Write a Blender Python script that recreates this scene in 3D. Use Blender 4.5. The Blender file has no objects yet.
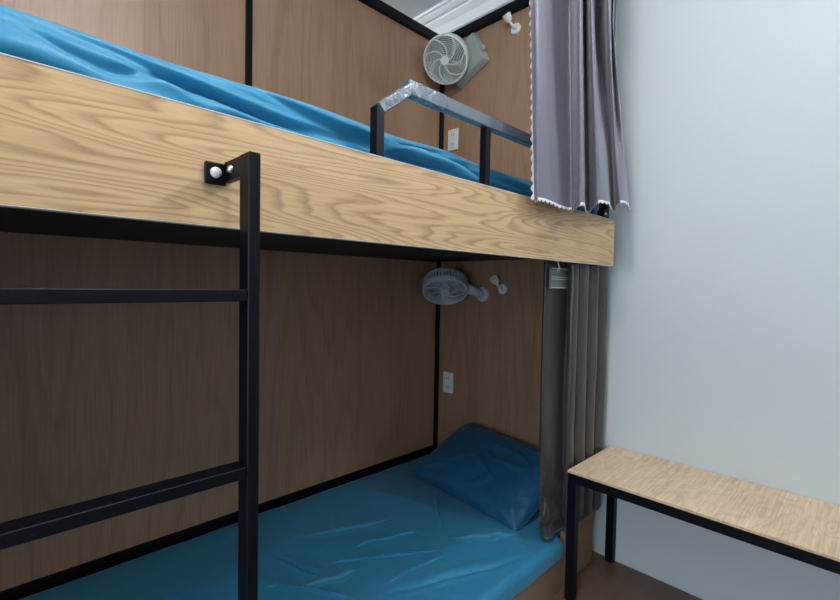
import bpy, bmesh, math, random
from mathutils import Vector, Matrix, noise
random.seed(4)
S = bpy.context.scene
C = S.collection
PI = math.pi

# ------------------------------------------------------------------ materials
def new_mat(name):
    m = bpy.data.materials.new(name); m.use_nodes = True
    nt = m.node_tree; b = nt.nodes['Principled BSDF']
    return m, nt, b
def plain(name, col, rough=.5, metal=0, bump=0, bscale=200, var=0, coat=0, sheen=0, spec=.5):
    m, nt, b = new_mat(name); N = nt.nodes.new; L = nt.links.new
    b.inputs['Base Color'].default_value = (*col, 1)
    b.inputs['Roughness'].default_value = rough
    b.inputs['Metallic'].default_value = metal
    b.inputs['Coat Weight'].default_value = coat
    b.inputs['Sheen Weight'].default_value = sheen
    b.inputs['Specular IOR Level'].default_value = spec
    tc = N('ShaderNodeTexCoord')
    if var:
        n = N('ShaderNodeTexNoise'); n.inputs['Scale'].default_value = 3.0; n.inputs['Detail'].default_value = 4
        L(tc.outputs['Object'], n.inputs['Vector'])
        r = N('ShaderNodeValToRGB')
        r.color_ramp.elements[0].position = .3; r.color_ramp.elements[1].position = .7
        r.color_ramp.elements[0].color = (*[c*(1-var) for c in col], 1)
        r.color_ramp.elements[1].color = (*[min(1, c*(1+var)) for c in col], 1)
        L(n.outputs['Fac'], r.inputs['Fac']); L(r.outputs['Color'], b.inputs['Base Color'])
    if bump:
        n = N('ShaderNodeTexNoise'); n.inputs['Scale'].default_value = bscale; n.inputs['Detail'].default_value = 3
        L(tc.outputs['Object'], n.inputs['Vector'])
        bp = N('ShaderNodeBump'); bp.inputs['Strength'].default_value = bump; bp.inputs['Distance'].default_value = .002
        L(n.outputs['Fac'], bp.inputs['Height']); L(bp.outputs['Normal'], b.inputs['Normal'])
    return m
def wood(name, light, dark, axis='X', s=3.0, stretch=.14, rings=22, rough=.45, streak=.5, seed=0.0, contrast=1.0, spec=.5, bump=.12, coat=0):
    """laminate with flat-sawn grain: contour lines of a stretched noise, plus pores"""
    m, nt, b = new_mat(name); N = nt.nodes.new; L = nt.links.new
    tc = N('ShaderNodeTexCoord'); mp = N('ShaderNodeMapping')
    sc = {'X': (stretch, 1, 1), 'Y': (1, stretch, 1), 'Z': (1, 1, stretch)}[axis]
    mp.inputs['Scale'].default_value = sc; mp.inputs['Location'].default_value = (seed, seed*.7, seed*.31)
    L(tc.outputs['Object'], mp.inputs['Vector'])
    n = N('ShaderNodeTexNoise'); n.inputs['Scale'].default_value = s; n.inputs['Detail'].default_value = 2.2; n.inputs['Roughness'].default_value = .42
    n.inputs['Distortion'].default_value = .5
    L(mp.outputs['Vector'], n.inputs['Vector'])
    rg = N('ShaderNodeTexNoise'); rg.inputs['Scale'].default_value = 60; rg.inputs['Detail'].default_value = 3
    mp3 = N('ShaderNodeMapping'); mp3.inputs['Scale'].default_value = {'X': (.12, 1, 1), 'Y': (1, .12, 1), 'Z': (1, 1, .12)}[axis]
    L(tc.outputs['Object'], mp3.inputs['Vector']); L(mp3.outputs['Vector'], rg.inputs['Vector'])
    ra = N('ShaderNodeMath'); ra.operation = 'MULTIPLY_ADD'; ra.inputs[1].default_value = .028; L(rg.outputs['Fac'], ra.inputs[0]); L(n.outputs['Fac'], ra.inputs[2])
    mu = N('ShaderNodeMath'); mu.operation = 'MULTIPLY'; mu.inputs[1].default_value = rings
    L(ra.outputs[0], mu.inputs[0])
    fr = N('ShaderNodeMath'); fr.operation = 'FRACT'; L(mu.outputs[0], fr.inputs[0])
    r = N('ShaderNodeValToRGB'); e = r.color_ramp.elements
    e[0].position = 0; e[0].color = (.15, .15, .15, 1)
    e[1].position = 1; e[1].color = (.0, .0, .0, 1)
    x = e.new(.18); x.color = (.9, .9, .9, 1)
    x = e.new(.6); x.color = (.8, .8, .8, 1)
    x = e.new(.93); x.color = (.2, .2, .2, 1)
    L(fr.outputs[0], r.inputs['Fac'])
    # pores / fibres
    mp2 = N('ShaderNodeMapping'); st = .035
    mp2.inputs['Scale'].default_value = {'X': (st, 1, 1), 'Y': (1, st, 1), 'Z': (1, 1, st)}[axis]
    L(tc.outputs['Object'], mp2.inputs['Vector'])
    f = N('ShaderNodeTexNoise'); f.inputs['Scale'].default_value = 190; f.inputs['Detail'].default_value = 4; f.inputs['Roughness'].default_value = .6
    L(mp2.outputs['Vector'], f.inputs['Vector'])
    # broad tone
    g = N('ShaderNodeTexNoise'); g.inputs['Scale'].default_value = 4.5; g.inputs['Detail'].default_value = 2
    L(mp.outputs['Vector'], g.inputs['Vector'])
    def mul(a, k):
        q = N('ShaderNodeMath'); q.operation = 'MULTIPLY'; L(a, q.inputs[0]); q.inputs[1].default_value = k; return q.outputs[0]
    def add(a, c):
        q = N('ShaderNodeMath'); q.operation = 'ADD'; L(a, q.inputs[0]); L(c, q.inputs[1]); return q.outputs[0]
    tot = add(add(mul(r.outputs['Color'], .55*contrast), mul(f.outputs['Fac'], streak)), mul(g.outputs['Fac'], .5))
    mr = N('ShaderNodeMapRange')
    mr.inputs['From Min'].default_value = .25*streak + .17 + .05*contrast
    mr.inputs['From Max'].default_value = .6*streak + .30 + .53*contrast
    L(tot, mr.inputs['Value'])
    mx = N('ShaderNodeMix'); mx.data_type = 'RGBA'
    mx.inputs['A'].default_value = (*dark, 1); mx.inputs['B'].default_value = (*light, 1)
    L(mr.outputs['Result'], mx.inputs['Factor']); L(mx.outputs['Result'], b.inputs['Base Color'])
    b.inputs['Roughness'].default_value = rough; b.inputs['Specular IOR Level'].default_value = spec
    b.inputs['Coat Weight'].default_value = coat; b.inputs['Coat Roughness'].default_value = .25
    if bump:
        bp = N('ShaderNodeBump'); bp.inputs['Strength'].default_value = bump; bp.inputs['Distance'].default_value = .001
        L(f.outputs['Fac'], bp.inputs['Height']); L(bp.outputs['Normal'], b.inputs['Normal'])
    return m
def fabric(name, col, rough=.42, sheen=.3, bump=.25, scale=900, spec=.5, wr=0, wscale=9, metal=0):
    m, nt, b = new_mat(name); N = nt.nodes.new; L = nt.links.new
    b.inputs['Base Color'].default_value = (*col, 1); b.inputs['Roughness'].default_value = rough
    b.inputs['Sheen Weight'].default_value = sheen; b.inputs['Sheen Roughness'].default_value = .4
    b.inputs['Specular IOR Level'].default_value = spec; b.inputs['Metallic'].default_value = metal
    tc = N('ShaderNodeTexCoord')
    n = N('ShaderNodeTexNoise'); n.inputs['Scale'].default_value = scale
    L(tc.outputs['Object'], n.inputs['Vector'])
    bp = N('ShaderNodeBump'); bp.inputs['Strength'].default_value = bump; bp.inputs['Distance'].default_value = .0006
    L(n.outputs['Fac'], bp.inputs['Height'])
    if wr:
        w = N('ShaderNodeTexNoise'); w.inputs['Scale'].default_value = wscale; w.inputs['Detail'].default_value = 3; w.inputs['Distortion'].default_value = 1.2
        L(tc.outputs['Object'], w.inputs['Vector'])
        b2 = N('ShaderNodeBump'); b2.inputs['Strength'].default_value = wr; b2.inputs['Distance'].default_value = .02
        L(w.outputs['Fac'], b2.inputs['Height']); L(bp.outputs['Normal'], b2.inputs['Normal']); L(b2.outputs['Normal'], b.inputs['Normal'])
    else:
        L(bp.outputs['Normal'], b.inputs['Normal'])
    return m
M = {}
M['oak'] = wood('light_oak_laminate', (.72, .475, .25), (.31, .175, .08), 'X', s=5.2, stretch=.085, rings=46, rough=.42, seed=.9, streak=.6, contrast=.85)
M['oak_bench'] = wood('light_oak_bench_laminate', (.82, .61, .40), (.42, .27, .15), 'X', s=11.0, stretch=.4, rings=9, rough=.4, seed=5.1, streak=.9, contrast=.32)
M['panel'] = wood('brown_oak_laminate', (.41, .25, .155), (.245, .142, .088), 'Z', s=5.0, stretch=.12, rings=8, rough=.40, seed=1.2, streak=.9, contrast=.45, bump=.05)
M['base'] = wood('brown_oak_base_laminate', (.30, .19, .12), (.19, .115, .07), 'X', s=5.0, stretch=.12, rings=8, rough=.4, seed=3.0, streak=.9, contrast=.45)
M['black'] = plain('black_painted_steel', (.003, .0035, .006), .42, 0, spec=.16, bump=.15, bscale=300)
M['deck'] = plain('black_deck_board', (.006, .007, .012), .6)
M['edge'] = plain('white_edge_banding', (.75, .74, .70), .45)
M['wall'] = plain('white_wall_paint', (.60, .645, .66), .62, bump=.25, bscale=45, var=.012)
M['ceil'] = plain('ceiling_paint', (.72, .75, .78), .7, bump=.1, bscale=60)
M['mould'] = plain('white_plaster_moulding', (.85, .87, .9), .45)
M['floor'] = wood('brown_floor', (.17, .105, .07), (.115, .07, .045), 'X', s=4, stretch=.2, rings=5, rough=.4, streak=.7, contrast=.4)
M['sheet'] = fabric('blue_satin_sheet', (.025, .215, .375), .52, .2, spec=.35, wr=.12, wscale=11)
M['pillow'] = fabric('blue_satin_pillowcase', (.010, .10, .215), .50, .1, spec=.35, wr=.2, wscale=14)
M['curtain'] = fabric('mauve_grey_satin', (.15, .14, .18), .42, .2, spec=.6, scale=1200, bump=.15)
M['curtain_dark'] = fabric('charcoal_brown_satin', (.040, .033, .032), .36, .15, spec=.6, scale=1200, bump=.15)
M['lace'] = plain('white_lace', (.84, .84, .87), .8, bump=1.0, bscale=350)
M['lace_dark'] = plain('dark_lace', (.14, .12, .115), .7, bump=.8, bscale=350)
M['fan'] = plain('pale_grey_green_plastic', (.70, .75, .73), .42)
M['fan_base'] = plain('grey_plastic', (.33, .36, .34), .45)
M['fan_dark'] = plain('dark_fan_blade', (.07, .08, .09), .4)
M['fan2'] = plain('pale_grey_plastic_flare_tint', (.56, .62, .68), .42)  # lighter bluish tint stands in for lens flare over the lower fan
M['white'] = plain('white_plastic', (.78, .79, .78), .35)
M['mattress'] = plain('mattress_ticking', (.6, .6, .62), .9)
M['rubber'] = plain('black_rubber', (.01, .01, .01), .8)
M['chrome'] = plain('bright_zinc', (.75, .75, .75), .3, 1)
def wrap_mat():
    m, nt, b = new_mat('plastic_wrapped_steel'); N = nt.nodes.new; L = nt.links.new
    b.inputs['Base Color'].default_value = (.10, .125, .155, 1); b.inputs['Roughness'].default_value = .22
    b.inputs['Coat Weight'].default_value = .8; b.inputs['Coat Roughness'].default_value = .12
    tc = N('ShaderNodeTexCoord'); n = N('ShaderNodeTexNoise'); n.inputs['Scale'].default_value = 45; n.inputs['Detail'].default_value = 3; n.inputs['Distortion'].default_value = 1.0
    L(tc.outputs['Object'], n.inputs['Vector'])
    bp = N('ShaderNodeBump'); bp.inputs['Strength'].default_value = .4; bp.inputs['Distance'].default_value = .004
    L(n.outputs['Fac'], bp.inputs['Height']); L(bp.outputs['Normal'], b.inputs['Normal'])
    r = N('ShaderNodeValToRGB'); e = r.color_ramp.elements
    e[0].position = .5; e[0].color = (.08, .10, .13, 1); e[1].position = .72; e[1].color = (.18, .22, .27, 1)
    L(n.outputs['Fac'], r.inputs['Fac']); L(r.outputs['Color'], b.inputs['Base Color'])
    return m
M['wrap'] = wrap_mat()
M['rail'] = plain('grey_coated_steel', (.10, .12, .15), .25, 0, bump=.1, bscale=30, coat=.7)
def film_mat():
    m, nt, b = new_mat('translucent_film'); 
    b.inputs['Base Color'].default_value = (.40, .42, .42, 1); b.inputs['Roughness'].default_value = .3
    b.inputs['Alpha'].default_value = .5
    return m
M['film'] = film_mat()
def emit_mat(name, col, st):
    m, nt, b = new_mat(name)
    b.inputs['Base Color'].default_value = (*col, 1)
    b.inputs['Emission Color'].default_value = (*col, 1); b.inputs['Emission Strength'].default_value = st
    return m

# ------------------------------------------------------------------ helpers
def V(*a): return Vector(a)
class MB:
    def __init__(s): s.bm = bmesh.new()
    def hexa(s, p, bevel=0, seg=1):
        vs = [s.bm.verts.new(q) for q in p]
        fs = [s.bm.faces.new([vs[i] for i in f]) for f in ((0,3,2,1),(4,5,6,7),(0,1,5,4),(1,2,6,5),(2,3,7,6),(3,0,4,7))]
        if bevel:
            es = list({e for f in fs for e in f.edges})
            bmesh.ops.bevel(s.bm, geom=es, offset=bevel, segments=seg, affect='EDGES', profile=.6)
        return s
    def box(s, x0, x1, y0, y1, z0, z1, bevel=0, seg=1):
        return s.hexa([V(x0,y0,z0),V(x1,y0,z0),V(x1,y1,z0),V(x0,y1,z0),V(x0,y0,z1),V(x1,y0,z1),V(x1,y1,z1),V(x0,y1,z1)], bevel, seg)
    def bar(s, a, b, w, h, up=V(0,0,1), bevel=0):
        a, b = Vector(a), Vector(b); d = (b-a).normalized()
        r = d.cross(up).normalized(); u = r.cross(d)
        P = []
        for c in (a, b):
            P += [c - r*w/2 - u*h/2, c + r*w/2 - u*h/2, c + r*w/2 + u*h/2, c - r*w/2 + u*h/2]
        return s.hexa(P, bevel)
    def tube(s, pts, rad, n=8, closed=False, caps=True):
        pts = [Vector(p) for p in pts]; rings = []; m = len(pts); ref = None
        for i, p in enumerate(pts):
            if closed: t = (pts[(i+1) % m] - pts[i-1]).normalized()
            else: t = (pts[min(i+1, m-1)] - pts[max(i-1, 0)]).normalized()
            if ref is None:
                ref = t.orthogonal().normalized()
            ref = (ref - t*ref.dot(t)).normalized()
            bi = t.cross(ref)
            r = rad[i] if isinstance(rad, (list, tuple)) else rad
            rings.append([s.bm.verts.new(p + (ref*math.cos(2*PI*k/n) + bi*math.sin(2*PI*k/n))*r) for k in range(n)])
        for i in range(m if closed else m-1):
            A, B = rings[i], rings[(i+1) % m]
            if closed and i == m-1:   # align the seam
                j = min(range(n), key=lambda q: (B[q].co - A[0].co).length)
                B = B[j:] + B[:j]
            for k in range(n): s.bm.faces.new([A[k], A[(k+1) % n], B[(k+1) % n], B[k]])
        if caps and not closed:
            s.bm.faces.new(rings[0][::-1]); s.bm.faces.new(rings[-1])
        return s
    def lathe(s, prof, n=32, mat=None, cap0=False, cap1=False):
        mat = mat or Matrix()
        rings = []
        for r, z in prof:
            if r < 1e-6: rings.append([s.bm.verts.new(mat @ V(0,0,z))])
            else: rings.append([s.bm.verts.new(mat @ V(r*math.cos(2*PI*k/n), r*math.sin(2*PI*k/n), z)) for k in range(n)])
        for A, B in zip(rings, rings[1:]):
            for k in range(n):
                a, b, c, d = A[k % len(A)], A[(k+1) % len(A)], B[(k+1) % len(B)], B[k % len(B)]
                f = []
                for v in (a, b, c, d):
                    if v not in f: f.append(v)
                if len(f) > 2: s.bm.faces.new(f)
        if cap0: s.bm.faces.new(rings[0][::-1])
        if cap1: s.bm.faces.new(rings[-1])
        return s
    def grid(s, nu, nv, fn):
        g = [[s.bm.verts.new(fn(i/nu, j/nv)) for j in range(nv+1)] for i in range(nu+1)]
        for i in range(nu):
            for j in range(nv): s.bm.faces.new([g[i][j], g[i+1][j], g[i+1][j+1], g[i][j+1]])
        return s
    def prism(s, poly, fn0, fn1):
        A = [s.bm.verts.new(fn0(*p)) for p in poly]; B = [s.bm.verts.new(fn1(*p)) for p in poly]
        n = len(poly)
        s.bm.faces.new(A[::-1]); s.bm.faces.new(B)
        for i in range(n): s.bm.faces.new([A[i], A[(i+1) % n], B[(i+1) % n], B[i]])
        return s
    def build(s, name, mat, parent=None, smooth=False, solid=0, sub=0, off=0, angle=None):
        bmesh.ops.recalc_face_normals(s.bm, faces=s.bm.faces)
        me = bpy.data.meshes.new(name)
        if parent is not None:
            o0 = world(parent)
            for v in s.bm.verts: v.co -= o0
        s.bm.to_mesh(me); s.bm.free()
        me.materials.append(mat)
        if smooth:
            for p in me.polygons: p.use_smooth = True
        o = bpy.data.objects.new(name, me); C.objects.link(o)
        if parent is not None: o.parent = parent
        if smooth and angle:
            md = o.modifiers.new('edge_split', 'EDGE_SPLIT'); md.split_angle = math.radians(angle)
        if solid:
            md = o.modifiers.new('solid', 'SOLIDIFY'); md.thickness = solid; md.offset = off
        if sub:
            md = o.modifiers.new('sub', 'SUBSURF'); md.levels = sub; md.render_levels = sub
        return o
def world(o):
    v = Vector(o.location); p = o.parent
    while p: v += Vector(p.location); p = p.parent
    return v
def tag(o, label=None, cat=None, group=None, kind=None):
    if label: o['label'] = label
    if cat: o['category'] = cat
    if group: o['group'] = group
    if kind: o['kind'] = kind
    return o
def thing(name, label, cat, loc=(0,0,0), group=None):
    o = bpy.data.objects.new(name, None); C.objects.link(o); o.location = loc; o.empty_display_size = .05
    return tag(o, label, cat, group)
def sstep(a, b, x):
    t = max(0, min(1, (x-a)/(b-a))); return t*t*(3-2*t)

# ------------------------------------------------------------------ key dimensions (metres)
H = 1.078                     # eye height
BY = .69                      # face of the upper side board
BX0, BX1 = -.22, 1.663        # side board ends
ZB, ZT = 1.159, 1.3236        # side board bottom / top
YB = 1.673                    # face of the back panels
XH = 1.785                    # face of the head panels
XW = 1.80                     # white wall
ZC = 2.50                     # ceiling
ZR = 2.33                     # underside of the top rails
MZ = .185                     # top of lower mattress
BASEY = .765

# ------------------------------------------------------------------ the room
def struct(name, mb, m): return tag(mb.build(name, m), kind='structure')
struct('floor', MB().box(-1.9, XW+.12, -1.5, 3.0, -.06, 0), M['floor'])
struct('ceiling', MB().box(-1.9, XW+.12, -1.5, 3.0, ZC, ZC+.06), M['ceil'])
struct('wall_right', MB().box(XW, XW+.12, -1.5, 3.0, 0, ZC), M['wall'])
struct('wall_back', MB().box(-1.9, XW, 2.9, 3.0, 0, ZC), M['wall'])
struct('wall_front', MB().box(-1.9, XW, -1.5, -1.4, 0, ZC), M['wall'])
wl = MB()
wl.box(-1.9, -1.8, -1.4, -.75, 0, ZC); wl.box(-1.9, -1.8, .45, 2.9, 0, ZC); wl.box(-1.9, -1.8, -.75, .45, 0, .35); wl.box(-1.9, -1.8, -.75, .45, 2.0, ZC)
struct('wall_left', wl, M['wall'])
wf = MB()
wf.box(-1.88, -1.84, -.75, -.70, .35, 2.0); wf.box(-1.88, -1.84, .40, .45, .35, 2.0)
wf.box(-1.88, -1.84, -.70, .40, .35, .40); wf.box(-1.88, -1.84, -.70, .40, 1.95, 2.0); wf.box(-1.88, -1.84, -.17, -.13, .40, 1.95)
win = struct('added_window_1', wf, M['white'])  # unseen window, added to send low cool light across to the white wall
def glass_mat():
    m, nt, b = new_mat('added_window_glass'); b.inputs['Base Color'].default_value = (.95, .97, 1, 1)
    b.inputs['Roughness'].default_value = .02; b.inputs['Transmission Weight'].default_value = 1; b.inputs['IOR'].default_value = 1.1
    return m
MB().box(-1.865, -1.86, -.70, .40, .40, 1.95).build('added_window_pane', glass_mat(), win)
# crown moulding profile swept along the right wall
prof = [(0,0),(0,-.125),(-.012,-.125),(-.014,-.112),(-.024,-.108),(-.026,-.098),(-.04,-.07),(-.058,-.05),(-.062,-.046),(-.062,-.036),(-.074,-.034),(-.088,-.022),(-.094,-.014),(-.104,-.012),(-.106,0)]
mo = MB().prism(prof, lambda a, b: V(XW+a, -1.4, ZC+b), lambda a, b: V(XW+a, 2.9, ZC+b))
struct('trim_1', mo, M['mould'])

# ------------------------------------------------------------------ the bunk bed
bed = thing('bunk_bed', 'built-in bunk bed with a light oak side board, brown panels and black steel frame', 'bunk bed', (.78, 1.2, 0))
sb = MB().box(BX0, BX1, BY, BY+.018, ZB, ZT, .0008).build('side_board', M['oak'], bed)
sb['label'] = 'light oak upper side board'
eb = MB()
eb.box(BX0, BX1+.0012, BY-.0006, BY+.0186, ZT, ZT+.0012); eb.box(BX1, BX1+.0012, BY-.0006, BY+.0186, ZB, ZT)
eb.box(BX0, BX1+.0012, BY-.0004, BY+.0186, ZB-.0010, ZB)
eb.build('edge_banding', M['edge'], sb)
MB().box(BX0, 1.655, BY+.02, .80, 1.20, 1.215).box(BX0, 1.775, .80, YB, 1.20, 1.215).build('bunk_deck', M['deck'], bed)
xm = .735
def panel(x0, x1, z0, z1): return MB().box(x0, x1, YB, YB+.014, z0, z1).build('back_panel', M['panel'], bed)
for z0, z1 in ((1.215, ZR), (.02, 1.20)):
    panel(BX0, xm-.012, z0, z1); panel(xm+.012, XH-.0, z0, z1)
for z0, z1 in ((1.215, ZR), (.02, 1.20)):
    MB().box(XH, XH+.013, .80, YB, z0, z1).build('head_panel', M['panel'], bed)
    MB().box(BX0-.013, BX0, .80, YB, z0, z1).build('foot_panel', M['panel'], bed)
# steel uprights
def upright(x0, x1, y0, y1, z0, z1, n='upright'): return MB().box(x0, x1, y0, y1, z0, z1, .0015).build(n, M['black'], bed)
for z0, z1 in ((1.215, ZR), (.0, 1.20)):
    upright(XH-.019, XH-.001, YB-.019, YB-.001, z0, z1)
    upright(xm-.0115, xm+.0115, YB-.010, YB+.012, z0, z1)
    upright(BX0+.001, BX0+.020, YB-.020, YB-.001, z0, z1)
upright(1.636, 1.663, .709, .736, 1.217, 2.372)
upright(BX0, BX0+.027, .709, .736, 1.217, 2.372)
upright(BX0, BX0+.03, .785, .799, .0, 1.199)
# rails
def rail(mb, n='top_rail'): return mb.build(n, M['black'], bed)
rail(MB().box(BX0-.013, XH+.013, YB-.022, YB+.018, ZR, ZR+.042, .0015))
rail(MB().box(XH-.024, XH+.013, .80, YB-.023, ZR, ZR+.042, .0015))
rail(MB().box(BX0-.013, BX0+.024, .80, YB-.023, ZR, ZR+.042, .0015))
rail(MB().box(BX0, 1.663, .709, .736, 2.373, 2.40, .0015))
rail(MB().bar((1.65, .737, 2.385), (1.775, .80, 2.352), .02, .02))
rail(MB().bar((BX0+.012, .737, 2.385), (BX0+.012, .80, 2.352), .02, .02))
rail(MB().box(BX0+.021, XH-.02, YB-.012, YB-.001, .165, .212, .001), 'bottom_rail')
# upper bunk front stub bracket at the board end
MB().box(1.618, 1.634, .7085, .733, 1.328, 1.36).build('bracket', M['black'], bed)
MB().lathe([(0, 0), (.005, .0), (.006, .003), (.004, .006), (0, .007)], 12, Matrix.Translation((1.626, .7085, 1.345)) @ Matrix.Rotation(PI/2, 4, 'X')).build('screw', M['chrome'], bed, True)
# base of the lower bunk
MB().box(BX0, 1.735, BASEY, BASEY+.015, 0, .128).build('base_panel', M['base'], bed)
MB().box(1.503, 1.735, BASEY-.002, BASEY+.015, .1285, .198).build('end_panel', M['base'], bed)
MB().box(BX0+.02, 1.76, BASEY+.016, YB-.021, .105, .120).build('lower_deck', M['base'], bed)
for x in (BX0+.03, .5, 1.2, 1.70):
    MB().box(x, x+.04, BASEY+.016, YB-.03, 0, .1045).build('bearer', M['base'], bed)
# guard rail
gz = 1.494; gy = .722
g = MB().box(.775, 1.635, gy-.011, gy+.011, gz-.015, gz+.015, .002).build('guard_rail', M['rail'], bed); g['label'] = 'steel-grey guard rail'
fs = MB()
fs.bar((.583, gy, 1.428), (.670, gy, gz+.001), .023, .024, bevel=.002)
fs.box(.656, .776, gy-.012, gy+.012, gz-.016, gz+.016, .002)
fs.build('film_sleeve', M['wrap'], g)['label'] = 'wrinkled clear film over the rail corner'
MB().box(.572, .592, gy-.011, gy+.011, 1.218, 1.432, .001).build('rail_post', M['black'], g)
MB().box(.925, .945, gy-.010, gy+.010, 1.218, gz-.0155, .001).build('rail_post', M['black'], g)

# ------------------------------------------------------------------ ladder
lad = thing('bunk_ladder', 'black square-tube steel ladder bolted to the front of the oak board', 'ladder', (.08, .62, 0))
lx = .265; lxl = -.13; ly0, ly1 = .600, .630
MB().box(lx, lx+.017, ly0, ly1, 0.01, 1.253, .0015).build('stringer', M['black'], lad)
MB().box(lxl-.017, lxl, ly0, ly1, 0.01, 1.253, .0015).build('stringer', M['black'], lad)
for z in (1.067, .824, .581, .338, .095):
    MB().box(lxl+.0005, lx-.0005, ly0, ly1, z-.016, z, .001).build('rung', M['black'], lad)
for x in (lxl-.017, lx):
    MB().box(x-.001, x+.018, ly0-.001, ly1+.001, 0, .012).build('foot', M['rubber'], lad)
    brk = MB()
    brk.box(x+.002, x+.012, ly1+.0005, .6885, 1.224, 1.2525)
    brk.box(x-.027, x+.004, .6845, .6888, 1.218, 1.250, .002)
    bk = brk.build('bracket', M['black'], lad)
    bm_ = Matrix.Translation((x-.012, .6843, 1.235)) @ Matrix.Rotation(PI/2, 4, 'X')
    bo = MB().lathe([(0, .007), (.004, .0065), (.0068, .005), (.0078, .0025), (.0078, 0)], 20, bm_).build('bolt', M['white'], bk, True); bo['label'] = 'white capped bolt'
    MB().lathe([(0, .006), (.004, .0055), (.0055, .003), (.0055, 0)], 16, Matrix.Translation((x+.0015, .660, 1.238)) @ Matrix.Rotation(-PI/2, 4, 'Y')).build('bolt', M['chrome'], bk, True)

# ------------------------------------------------------------------ bench
bench = thing('bench', 'narrow bench with a light oak top on black square legs along the white wall', 'bench', (1.62, .1, 0))
b0, b1 = 1.440, 1.798; e0, e1 = -.47, .729; bz = .455
t = MB().box(b0, b1, e0, e1, bz-.009, bz, .001).build('bench_top', M['oak_bench'], bench); t['label'] = 'light oak bench top'
fr = MB()
zb0, zb1 = bz-.0395, bz-.0095
fr.box(b0+.001, b0+.031, e0+.001, e1-.001, zb0, zb1, .001); fr.box(b1-.031, b1-.001, e0+.001, e1-.001, zb0, zb1, .001)
fr.box(b0+.031, b1-.031, e1-.031, e1-.001, zb0, zb1, .001); fr.box(b0+.031, b1-.031, e0+.001, e0+.031, zb0, zb1, .001)
fr.build('frame', M['black'], bench)
for x in (b0+.001, b1-.031):
    for y in (e0+.001, e1-.031):
        MB().box(x, x+.03, y, y+.03, .004, zb0-.0003, .001).build('leg', M['black'], bench)

# ------------------------------------------------------------------ mattresses with fitted sheets
def ridged(x, y, s, k=0.0):
    n = noise.noise(V(x*s+k, y*s-k, k))
    return (1-min(1, abs(n)*3.2))**2
PLEAT = [0, 0]      # sideways lap of the cloth at a crease
def mattress(x0, x1, y0, y1, z0, z1, hfun, label, edge=.03, side=None, nu=320, nv=150):
    th = thing('mattress', label, 'mattress', ((x0+x1)/2, (y0+y1)/2, z0))
    MB().box(x0+.012, x1-.012, y0+.040, y1-.012, z0, z1-.022, .008, 2).build('mattress_core', M['mattress'], th)
    # cross-section walk: front skirt, top, back skirt
    sk = z1-z0-.004
    W = y1-y0
    def f(u, v):
        x = x0 + u*(x1-x0)
        L1, L2 = sk, W; T = sk + W + sk
        d = v*T
        r = edge
        if d < L1: y = y0; z = z0+.004+d
        elif d < L1+L2: y = y0+(d-L1); z = z1
        else: y = y1; z = z1-(d-L1-L2)
        # rounded corner
        def rnd(ycorner, sgn):
            nonlocal y, z
            dy = (y-ycorner)*sgn; dz = z1-z
            if dy < r and dz < r:
                a, b = r-dy, r-dz
                l = math.hypot(a, b)
                if l > 1e-6:
                    k = r/max(a, b)
                    # map square arc to circle
                    m = max(a, b); a2, b2 = a/l*m, b/l*m
                    y = ycorner + sgn*(r-a2); z = z1-(r-b2)
        rnd(y0, 1); rnd(y1, -1)
        top = sstep(z1-.05, z1-.005, z)
        PLEAT[0] = PLEAT[1] = 0
        z += hfun(x, y)*top
        x += PLEAT[0]; y += PLEAT[1]
        if side and y < y0+.06:
            dy = side(x, z)
            y += dy*(1-sstep(y0+.0, y0+.06, y))
        ex = min(u, 1-u)*(x1-x0)
        if ex < r: z -= (r-math.sqrt(max(0, r*r-(r-ex)**2)))*.8*sstep(z0, z1, z)
        return V(x, y, z)
    MB().grid(nu, nv, f).build('fitted_sheet', M['sheet'], th, True)
    return th
def line_fold(x, y, ax, ay, bx, by, w, h):
    dx, dy = bx-ax, by-ay; L = math.hypot(dx, dy); t = ((x-ax)*dx+(y-ay)*dy)/(L*L)
    tt = max(-.05, min(1.05, t)); wob = .02*noise.noise(V(tt*3+ax*7, by*5, .3))
    d = ((x-ax)*dy-(y-ay)*dx)/L + wob
    f = sstep(-.05, .25, t)*(1-sstep(.7, 1.05, t))
    return h*f*(math.exp(-(d/w)**2) - .35*math.exp(-((d-1.6*w)/w)**2))
LOWFOLDS = [(1.097,1.015,0.783,1.224,0.011,0.012),
            (1.129,1.154,0.898,1.231,0.009,0.009),
            (1.066,0.976,0.862,1.005,0.011,0.011),
            (1.379,1.282,1.210,1.097,0.008,0.010),
            (0.742,1.034,0.599,1.238,0.012,0.010),
            (1.371,0.886,1.189,1.011,0.012,0.008),
            (1.115,1.271,0.798,1.381,0.012,0.006),
            (1.262,0.794,0.873,0.947,0.018,0.006),
            (0.850,1.107,0.667,1.151,0.009,0.008),
            (0.746,1.170,0.693,1.322,0.009,0.007)]
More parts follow.
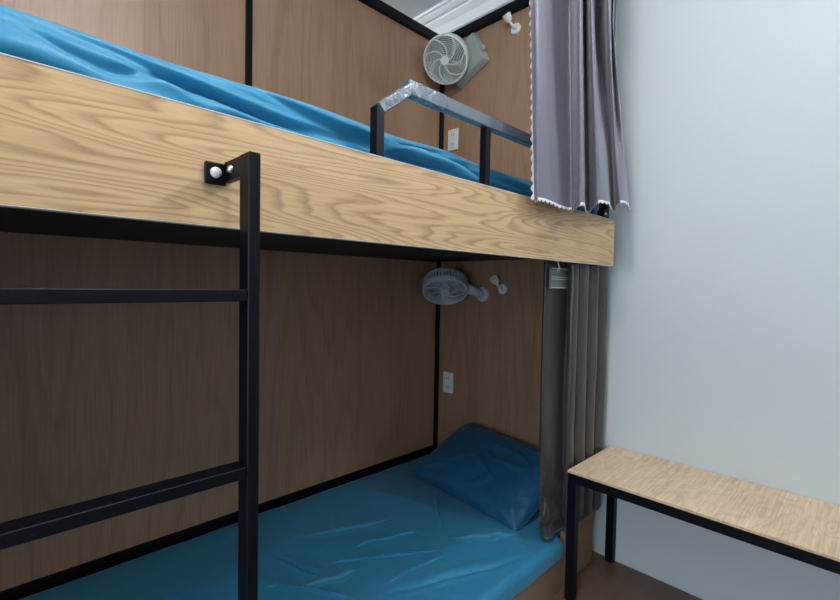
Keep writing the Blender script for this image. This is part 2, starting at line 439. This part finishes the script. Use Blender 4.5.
def crease(x, y, ax, ay, bx, by, w, h):
    """a lapped fold: soft on the far side, steep on the side nearer the aisle"""
    dx, dy = bx-ax, by-ay; L = math.hypot(dx, dy); t = ((x-ax)*dx+(y-ay)*dy)/(L*L)
    if t < -.3 or t > 1.3: return 0
    d = ((x-ax)*dy-(y-ay)*dx)/L + .012*noise.noise(V(t*2.5+ax*7, by*5, .3)) + .005*noise.noise(V(t*7+ax*7, by*5, 2.3))
    if dx < 0: d = -d          # d > 0 towards the aisle
    f = sstep(-.15, .3, t)*(1-sstep(.65, 1.15, t))*(.8+.4*noise.noise(V(t*4, ax*9, 1)))
    if h >= .009:
        f *= 1-sstep(.8, 1.02, t)*.9
        PLEAT[0] += -dy/L*(1 if dx >= 0 else -1)*.021*f*math.exp(-((d-.008)/.006)**2)
        PLEAT[1] += dx/L*(1 if dx >= 0 else -1)*.021*f*math.exp(-((d-.008)/.006)**2)
        return f*(.012*math.exp(-((d+.002)/.007)**2) - .002*math.exp(-((d-.010)/.006)**2))
    return 1.5*h*f*(.75*math.exp(-((d+1.3*w)/(w*1.1))**2) - .9*math.exp(-(d/(w*.42))**2) + .5*math.exp(-((d-.9*w)/(w*.7))**2))
def low_h(x, y):
    h = .006*noise.noise(V(x*3, y*4, 1.7)) + .003*noise.noise(V(x*9+y*5, y*7-x*2, 4.1))
    h += .006*ridged(x+.6*y, y-.2*x, 2.3, .4)*sstep(1.62, 1.2, x)
    for a in LOWFOLDS: h += crease(x, y, *a)
    edge = sstep(.765, .80, y)*(1-sstep(1.63, 1.66, y))
    return h*edge
mattress(BX0+.022, 1.762, BASEY-.010, YB-.014, .1215, MZ+.001, low_h, 'blue sheet-covered mattress on the lower bunk under the dark blue pillow', edge=.026, side=lambda x, z: .036*sstep(1.472, 1.500, x) + .004*noise.noise(V(x*5, z*6, 3.3)) + .002*noise.noise(V(x*17, z*9, 3.3)), nu=560, nv=300)
def up_h(x, y):
    # gathers pulled tight along the front edge
    h = .006*noise.noise(V(x*2.2, y*3, 7.7)) + .004*noise.noise(V(x*6, y*4, 2.2))
    h += .010*math.exp(-((x-.10)/.18)**2) + .010*math.exp(-((x-.45)/.2)**2) + .006*math.exp(-((x-.85)/.12)**2)
    return h
FOLDS = [(-.02,.95,.80,.42,.010,-.012),(.22,1.0,1.12,.50,.018,.013),(.62,.92,1.25,.30,.013,-.012),(-.05,.62,.40,.22,.020,.012),(.40,.50,.95,.12,.012,.009),
         (.95,.90,1.60,.42,.014,.012),(.56,.80,.95,.62,.008,-.009),(.60,.70,1.05,.40,.010,.010),(1.0,.55,1.60,.20,.010,-.009),(.10,.35,.60,.10,.010,.008),(.0,.82,.30,.55,.008,-.007),
         (.66,.70,.28,1.0,.006,-.006),(.66,.52,.08,.80,.006,-.007),(.64,.36,.18,.46,.006,-.006),(.64,.24,.22,.10,.006,-.005),(.66,.62,.02,.98,.007,.005),
         (.54,.66,1.02,.88,.006,-.006),(.54,.50,1.08,.46,.007,-.008),(.56,.40,.98,.16,.006,-.006),(.90,.62,1.45,.74,.006,-.006),(.96,.40,1.5,.30,.007,-.006),(.54,.56,1.2,.62,.007,.005),
         (1.15,1.0,1.7,.70,.012,-.010),(.60,.45,.75,.15,.010,-.010)]
def up_side(x, z):
    s = (z-1.275)/.15; y = s*.14
    d = -.003*math.sin(PI*max(0, min(1, s)))
    for a, b, c, e, w, h in FOLDS: d -= line_fold(x, y, a, b*.14, c, e*.14, w, h*1.8)
    d += .008*noise.noise(V(x*4.0-s*.9, s*1.6+x*1.2, .6)) + .003*noise.noise(V(x*11, s*3+x*4, 1.6))
    return -.034*math.tanh(-d/.034) if d < 0 else d
mattress(BX0+.03, 1.760, BY+.068, YB-.014, 1.2165, 1.424, up_h, 'blue sheet-covered mattress on the upper bunk behind the oak board', edge=.075, side=up_side, nv=260, nu=560)

# ------------------------------------------------------------------ pillow
pil = thing('pillow', 'dark blue pillow leaning on the brown head panel of the lower bunk', 'pillow', (1.56, 1.21, .20))
def pillow(u, v, side, L=.58, W=.40, T=.15):
    a, b = u*2-1, v*2-1
    px = math.copysign(abs(a)**.92, a); py = math.copysign(abs(b)**.92, b)
    pinx = 1-.07*(1-abs(px)**2)*0; 
    x = px*L/2*(1-.055*(1-py*py)*abs(px)**3*-1 - .05*(1-py*py)*abs(px)**4)
    y = py*W/2*(1-.06*(1-px*px)*abs(py)**4)
    e = max(0, 1-abs(px)**2.6)*max(0, 1-abs(py)**2.6)
    z = T/2*e**.42
    # radial gathers at corners and seams
    ang = math.atan2(b, a); rr = max(abs(a), abs(b))
    z += .007*noise.noise(V(px*2.3, py*2.3, side*3.1))*e**.3
    z += .009*(ridged(px*.6+py*.2, py*1.2-px*.2, 2.2, side*1.5)-.3)*e**.5
    cx = (px+1)*.6; cy = (py+1)*.6
    for (qx, qy) in ((-1, -1), (1, -1), (-1, 1), (1, 1)):
        dx, dy = px-qx, py-qy; rr_ = math.hypot(dx, dy); an = math.atan2(dy, dx)
        z += .0075*math.cos(an*11+qx)*math.exp(-((rr_-.38)/.26)**2)*e**.3
    z *= side
    return x, y, z
pm = Matrix.Translation((1.590, 1.170, .280)) @ Matrix.Rotation(math.radians(2), 4, 'X') @ Matrix.Rotation(math.radians(-25), 4, 'Y') @ Matrix.Rotation(math.radians(86), 4, 'Z')
pb = MB()
for sd in (1, -1):
    pb.grid(70, 54, lambda u, v: pm @ V(*pillow(u, v, sd)))
bmesh.ops.remove_doubles(pb.bm, verts=pb.bm.verts, dist=.0006)
pb.build('pillowcase', M['pillow'], pil, True)
pc = MB()
def brd(t):
    t = t % 4; k = int(t); f = t-k
    u, v = [(f, 0), (1, f), (1-f, 1), (0, 1-f)][k]
    x, y, z = pillow(u, v, 1); return pm @ V(x, y, 0)
pc.tube([brd(i*4/160) for i in range(160)], .0022, 6, closed=True)
pc.build('piping', M['pillow'], pil, True)

# ------------------------------------------------------------------ curtains
def cr(P, t):
    n = len(P)-1; t = max(0, min(.99999, t))*n; i = int(t); f = t-i
    g = lambda k: Vector(P[max(0, min(n, k))])
    p0, p1, p2, p3 = g(i-1), g(i), g(i+1), g(i+2)
    return .5*((2*p1)+(-p0+p2)*f+(2*p0-5*p1+4*p2-p3)*f*f+(-p0+3*p1-3*p2+p3)*f**3)
def curtain(root, mat, Bp, Mp, zb, zt, zmid, nu=260, nv=120, lace=None, lacem=None, hemf=None, wr=.003, scal=.006, lacew=.018, name='curtain_cloth', crumple=0):
    def pos(u, v):
        b = cr(Bp, u); m = cr(Mp, u)
        z0 = zb(u) if callable(zb) else zb
        z = z0 + (zt-z0)*v
        k = sstep(z0, zmid, z)
        k = (z-z0)/(zmid-z0); k = min(1, k); k = k*.75 + sstep(0, 1, k)*.25
        p = b.lerp(m, k)
        w = wr*noise.noise(V(u*9, z*3.5, .5)) + wr*.5*noise.noise(V(u*26, z*9, 1.5))
        if crumple:
            c = crumple*sstep(.55, .22, z)*sstep(.45, .3, u)
            p = p + V(c*noise.noise(V(u*14, z*16, 2.2)), c*(noise.noise(V(u*14, z*18, 7.2))-.2), 0)
        return V(p.x + w*.5, p.y + w, z)
    nsc = 46
    def posh(u, v):
        p = pos(u, v)
        if v == 0: p.z -= scal*abs(math.sin(u*PI*nsc))
        return p
    MB().grid(nu, nv, posh).build(name, mat, root, True, solid=.0016)
    if lace:
        # scalloped lace strip along the leading edge
        def lf(u, v):
            z0 = pos(0, 0).z; z1 = zt
            z = (z1-z0)
            p = pos(0.002, v); q = pos(0.02, v); d = (p-q); d.z = 0
            d = d.normalized() if d.length > 1e-6 else V(-1, 0, 0)
            sc_ = .72 + .28*abs(math.sin(v*(z1-z0)/.021*PI))
            ru = .003*math.sin(v*(z1-z0)/.013*PI)*u
            return p - d*.004 + d*(u*lacew*sc_+.004*u) + V(0, -.0018*(1-u)+ru, 0)
        MB().grid(5, 420, lf).build('lace_edge', lacem, root, True, solid=.001)
        hm = MB()
        def hf(u, v):
            p = pos(u, 0); q = pos(u, .01)
            s_ = .35 + .65*abs(math.sin(u*PI*nsc))
            return V(p.x, p.y-.0016, p.z + .004 - v*(scal+.004)*s_*1.15)
        MB().grid(600, 3, hf).build('hem_trim', lacem, root, True, solid=.001)
    return pos
uc = thing('curtain', 'mauve-grey satin curtain with white lace edge hanging over the upper bunk', 'curtain', (1.36, .655, 1.31))
Bp = [(1.064,0.655,0),(1.064,0.640,0),(1.116,0.640,0),(1.199,0.655,0),(1.269,0.655,0),(1.233,0.615,0),(1.258,0.612,0),(1.380,0.665,0),(1.444,0.682,0),(1.375,0.640,0),(1.340,0.605,0),(1.410,0.608,0),(1.507,0.640,0),(1.614,0.678,0),(1.635,0.680,0),(1.531,0.630,0),(1.518,0.605,0),(1.598,0.620,0),(1.740,0.668,0)]
Mp = [(1.015,0.655,0),(0.986,0.625,0),(1.042,0.632,0),(1.199,0.690,0),(1.302,0.695,0),(1.182,0.610,0),(1.201,0.608,0),(1.357,0.680,0),(1.397,0.690,0),(1.258,0.615,0),(1.276,0.612,0),(1.450,0.685,0),(1.509,0.695,0),(1.440,0.650,0),(1.354,0.605,0),(1.375,0.605,0),(1.561,0.680,0),(1.461,0.630,0),(1.562,0.670,0)]
curtain(uc, M['curtain'], Bp, Mp, lambda u: 1.308+.056*sstep(.1, 1, u), 2.345, 1.93, nu=340, nv=140, lace=True, lacew=.014, scal=.005, lacem=M['lace'])
rod = MB().tube([(.2, .64, 2.36), (1.70, .64, 2.36)], .008, 12); rod.build('curtain_rod', M['chrome'], uc, True)
for x in (.25, 1.65): MB().box(x-.008, x+.008, .649, .708, 2.35, 2.372).build('rod_bracket', M['black'], uc)

lc = thing('curtain', 'dark grey-brown satin curtain bunched at the end of the lower bunk', 'curtain', (1.6, .77, .25))
Lb = [(1.515,0.780,0),(1.475,0.788,0),(1.420,0.792,0),(1.398,0.803,0),(1.420,0.820,0),(1.510,0.828,0),(1.570,0.808,0),(1.545,0.775,0),(1.487,0.762,0),(1.490,0.743,0),(1.520,0.744,0),(1.537,0.765,0),(1.550,0.746,0),(1.588,0.737,0),(1.612,0.765,0),(1.627,0.744,0),(1.660,0.737,0),(1.685,0.765,0),(1.700,0.746,0),(1.735,0.738,0),(1.755,0.764,0)]
Lm = [(1.500,0.780,0),(1.460,0.788,0),(1.410,0.792,0),(1.386,0.803,0),(1.410,0.820,0),(1.500,0.828,0),(1.560,0.808,0),(1.530,0.775,0),(1.474,0.762,0),(1.474,0.742,0),(1.502,0.741,0),(1.520,0.766,0),(1.535,0.742,0),(1.573,0.737,0),(1.597,0.766,0),(1.617,0.742,0),(1.655,0.736,0),(1.683,0.765,0),(1.705,0.742,0),(1.742,0.738,0),(1.762,0.764,0)]
def lzb(u):
    k = sstep(.30, .42, u)
    return .207*(1-k) + k*(.232+.012*math.sin(u*40))
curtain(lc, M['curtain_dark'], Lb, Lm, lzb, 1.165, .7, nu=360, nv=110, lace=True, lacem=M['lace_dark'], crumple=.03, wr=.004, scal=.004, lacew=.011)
MB().tube([(.2, .80, 1.180), (1.70, .80, 1.180)], .007, 12).build('curtain_rod', M['chrome'], lc, True)
# stiff translucent heading tape and hook on the inner fold
ht = MB().grid(8, 6, lambda u, v: V(1.380+.115*u, .783-.006*u+.002*math.sin(u*9), 1.072+.072*v)).build('header_tape', M['film'], lc, True, solid=.001)
ht['label'] = 'translucent heading tape'
hs = MB()
for zz in (1.076, 1.105, 1.112, 1.141): hs.box(1.382, 1.492, .7745, .7760, zz-.0012, zz+.0012)
hs.build('stitching', M['white'], ht)
MB().tube([(1.425,.780,1.13),(1.423,.772,1.145),(1.424,.778,1.165),(1.426,.794,1.171)], .0028, 8).build('curtain_hook', M['white'], ht, True)

# ------------------------------------------------------------------ fans
def aim(d, roll=0):
    d = Vector(d).normalized(); z = d; x = V(0,0,1).cross(z).normalized(); y = z.cross(x)
    m = Matrix((x, y, z)).transposed().to_4x4(); return m @ Matrix.Rotation(roll, 4, 'Z')
def fan(label, cen, d, mount, R=.112, mat='fan', base='fan_base', depth=.098, roll=0.0, arm=True):
    root = thing('wall_fan', label, 'fan', mount)
    T = Matrix.Translation(cen) @ aim(d, roll)          # +Z is the blowing direction
    # housing: front bezel ring, slotted wall and back shell
    h = MB()
    h.lathe([(R*.90, .006), (R*.935, .010), (R*.985, .006), (R, -.004), (R*.995, -.013), (R*.965, -.014), (R*.93, -.006), (R*.90, .006)], 64, T)
    h.lathe([(R*.96, -.048), (R*.94, -.062), (R*.82, -.076), (R*.45, -depth), (0, -depth), (0, -depth+.004), (R*.42, -depth+.004), (R*.78, -.071), (R*.90, -.059), (R*.92, -.048), (R*.96, -.048)], 64, T)
    house = h.build('housing', M[mat], root, True, angle=40)
    rb = MB(); nr = 44
    for k in range(nr):
        a = 2*PI*k/nr; c, s_ = math.cos(a), math.sin(a)
        rb.bar(T @ V(c*R*.965, s_*R*.965, -.012), T @ V(c*R*.94, s_*R*.94, -.050), .0075, .006, up=(T.to_3x3() @ V(c, s_, 0)))
    rb.build('vent_ribs', M[mat], house)
    g = MB(); n = 10
    for k in range(n):
        r = R*(.22 + .68*(k+.4)/n)
        g.tube([T @ V(r*math.cos(2*PI*j/56), r*math.sin(2*PI*j/56), .005+.006*(1-(r/R)**2)) for j in range(56)], .0017, 5, closed=True)
    for k in range(7):
        a0 = 2*PI*k/7
        g.tube([T @ V((r*R)*math.cos(a0+1.1*((r-.15)/.77)**1.1), (r*R)*math.sin(a0+1.1*((r-.15)/.77)**1.1), .006+.0065*(1-r*r)) for r in [.15+.77*q/14 for q in range(15)]], .0030, 6)
    g.build('grille', M[mat], root, True)
    MB().lathe([(R*.20, .006), (R*.205, .011), (R*.17, .016), (R*.15, .0155), (0, .0145)], 32, T, cap0=True).build('grille_badge', M[mat], root, True, angle=40)
    for k in range(5):
        a0 = 2*PI*k/5
        def bl(u, v, a0=a0):
            r = R*(.24+.60*u); a = a0 + (v-.5)*(.95-.25*u) + .25*u
            return T @ V(r*math.cos(a), r*math.sin(a), -.026 + (v-.5)*.022)
        MB().grid(6, 6, bl).build('fan_blade', M['fan_dark'], root, True, solid=.0015)
    MB().lathe([(R*.24, -.04), (R*.24, -.014), (R*.2, -.008), (0, -.006)], 28, T, cap0=True).build('hub', M['fan_dark'], root, True)
    return root, T
mx = XH
# upper fan on a square-ish wall box
fu, Tu = fan('pale grey round wall fan high in the corner of the upper bunk', (1.640, 1.520, 2.165), (-.80, -.37, -.62), (XH, 1.44, 2.17))
bx = MB(); c0 = V(XH-.001, 1.487, 2.195)
Rm = Matrix.Rotation(math.radians(-26), 4, 'X')
P = []
for xx, hw in ((XH-.001, .103), (XH-.048, .092)):
    for (a, b) in ((-1,-1), (1,-1), (1,1), (-1,1)):
        q = Rm @ V(0, a*hw, b*hw*.86); P.append(V(xx, c0.y+q.y, c0.z+q.z))
bx.hexa(P, .008, 3); ub = bx.build('wall_base', M['fan_base'], fu, True, angle=35)
MB().tube([V(XH-.045, 1.495, 2.185), Tu @ V(0, 0, -.070)], [.034, .030], 20).build('pivot', M['fan'], fu, True, angle=40)
MB().lathe([(.013, 0), (.012, .012), (.009, .014), (0, .015)], 16, Matrix.Translation((XH-.030, 1.385, 2.215)) @ aim((-.3, -1, .35))).build('speed_knob', M['fan_base'], fu, True)
# lower fan tipped face-down
fl, Tl = fan('pale grey round fan tipped face-down on the lower bunk head panel', (1.622, 1.475, 1.048), (-.40, -.38, -.78), (XH, 1.36, 1.05), R=.112, mat='fan2', base='fan2')
MB().tube([V(XH-.001, 1.375, 1.035), V(XH-.055, 1.40, 1.055), Tl @ V(.03, 0, -.06)], [.021, .024, .030], 20).build('pivot', M['fan2'], fl, True)
MB().lathe([(.036, 0), (.036, .008), (.028, .014), (0, .014)], 24, Matrix.Translation((XH-.0005, 1.372, 1.035)) @ aim((-1, 0, 0)), cap0=True).build('wall_base', M['fan2'], fl, True, angle=35)

# ------------------------------------------------------------------ small swivel wall lamps
def lamp(label, y, z):
    r = thing('reading_light', label, 'wall light', (XH, y, z), 'swivel lights on the head panels')
    MB().lathe([(.024, 0), (.025, .006), (.023, .011), (.017, .0125), (.012, .010), (0, .010)], 28, Matrix.Translation((XH-.0003, y, z)) @ aim((-1,0,0)), cap0=True).build('wall_mount', M['white'], r, True, angle=40)
    MB().tube([(XH-.010, y, z), (XH-.030, y+.006, z+.012), (XH-.038, y+.014, z+.028)], .0065, 12).build('arm', M['white'], r, True)
    T = Matrix.Translation((XH-.040, y+.017, z+.036)) @ aim((-.55, .15, .65))
    MB().lathe([(0, -.012), (.012, -.012), (.017, -.004), (.019, .012), (.020, .022), (.017, .0235), (.015, .018), (0, .017)], 24, T).build('lamp_head', M['white'], r, True, angle=45)
    return r
lamp('small white swivel light high on the upper head panel near the curtain', 1.215, 2.253)
lamp('small white swivel light beside the face-down fan in the lower bunk', 1.252, 1.064)

# ------------------------------------------------------------------ sockets
def socket(label, y, z, w=.066, h=.108):
    r = thing('power_outlet', label, 'outlet', (XH, y, z), 'outlets on the head panels')
    MB().box(XH-.008, XH-.0003, y-w/2, y+w/2, z-h/2, z+h/2, .0025, 2).build('cover_plate', M['white'], r)
    for dz in (-.024, .024):
        s_ = MB().box(XH-.0102, XH-.0080, y-.020, y+.020, z+dz-.018, z+dz+.018, .001).build('socket', M['white'], r)
        for dy in (-.007, .007):
            MB().box(XH-.0106, XH-.0101, y+dy-.0012, y+dy+.0012, z+dz-.005, z+dz+.006).build('slot', M['rubber'], s_)
socket('white power outlet on the lower head panel above the pillow', 1.585, .565)
socket('white power outlet low on the upper head panel behind the guard rail', 1.585, 1.83)

# ------------------------------------------------------------------ lights of the room, plus added fill globes and window
def area(name, loc, rot, sx, sy, power, col):
    l = bpy.data.lights.new(name, 'AREA'); l.shape = 'RECTANGLE'; l.size = sx; l.size_y = sy; l.energy = power; l.color = col
    o = bpy.data.objects.new(name, l); C.objects.link(o); o.location = loc; o.rotation_euler = rot; return o
def globe_light(x, y, r, st, col, label):
    t = thing('ceiling_light', label, 'ceiling light', (x, y, ZC))
    MB().lathe([(.075, 0), (.075, -.02), (.05, -.03), (.05, -.04)], 32, Matrix.Translation((x, y, ZC-.0005)), cap0=True, cap1=True).build('ceiling_rose', M['white'], t, True, angle=40)
    MB().lathe([(r*math.sin(PI*k/20), r*math.cos(PI*k/20)) for k in range(21)], 32, Matrix.Translation((x, y, ZC-.042-r))).build('glass_globe', emit_mat('lit_globe', col, st), t, True)
globe_light(.30, .32, .10, 78, (1, .975, .95), 'white globe light on the ceiling in front of the bunk')
tl = thing('wall_tube_light', 'long white tube light high on the white wall', 'wall light', (1.78, -.40, 2.41))
globe_light(-1.1, .10, .11, 22, (.93, .975, 1), 'added globe fill light on the ceiling at the left end of the room')  # unseen lamp added to light the white wall evenly
MB().box(1.765, 1.7995, -1.0, .17, 2.38, 2.44, .004).build('housing', M['white'], tl)
MB().tube([(1.748, -.99, 2.41), (1.748, .16, 2.41)], .014, 16).build('tube', emit_mat('lit_tube', (.84, .93, 1), 4), tl, True)
dv = V(-.72, .50, -.42).normalized(); xa = V(0, 1, 0); xa = (xa - dv*xa.dot(dv)).normalized(); za = -dv; ya = za.cross(xa)
area('tube_lamp', (1.726, -.40, 2.402), Matrix((xa, ya, za)).transposed().to_euler(), 1.1, .05, 24, (.86, .94, 1.0))
area('added_window_light', (-1.79, -.15, 1.15), (0, -PI/2, 0), 1.5, 1.1, 30, (.74, .88, 1.0))  # fill light for the wall under the bench, set at the added window
w = bpy.data.worlds.new('world'); S.world = w; w.use_nodes = True
bg = w.node_tree.nodes['Background']; bg.inputs['Color'].default_value = (.6, .75, 1, 1); bg.inputs['Strength'].default_value = .6

globe_light(.60, 2.45, .09, 75, (.95, .98, 1), 'added globe fill light on the ceiling beyond the back panels')  # unseen lamp added to brighten the ceiling, moulding and upper fan

# ------------------------------------------------------------------ camera
yaw, pit, rol = math.radians(44.5789), math.radians(-1.9487), math.radians(1.0474)
F = V(math.sin(yaw)*math.cos(pit), math.cos(yaw)*math.cos(pit), math.sin(pit))
r0 = V(math.cos(yaw), -math.sin(yaw), 0); u0 = r0.cross(F)
rr = math.cos(rol)*r0 + math.sin(rol)*u0; uu = -math.sin(rol)*r0 + math.cos(rol)*u0
cam = bpy.data.cameras.new('camera'); co = bpy.data.objects.new('camera', cam); C.objects.link(co)
mtx = Matrix((rr, uu, -F)).transposed().to_4x4(); mtx.translation = V(0, 0, H); co.matrix_world = mtx
cam.sensor_width = 36; cam.lens = 454.015/840*36; cam.clip_start = .02
S.camera = co
S.view_settings.view_transform = 'Standard'; S.view_settings.look = 'None'; S.view_settings.gamma = 1
S.view_settings.use_curve_mapping = False; S.view_settings.exposure = 0.03
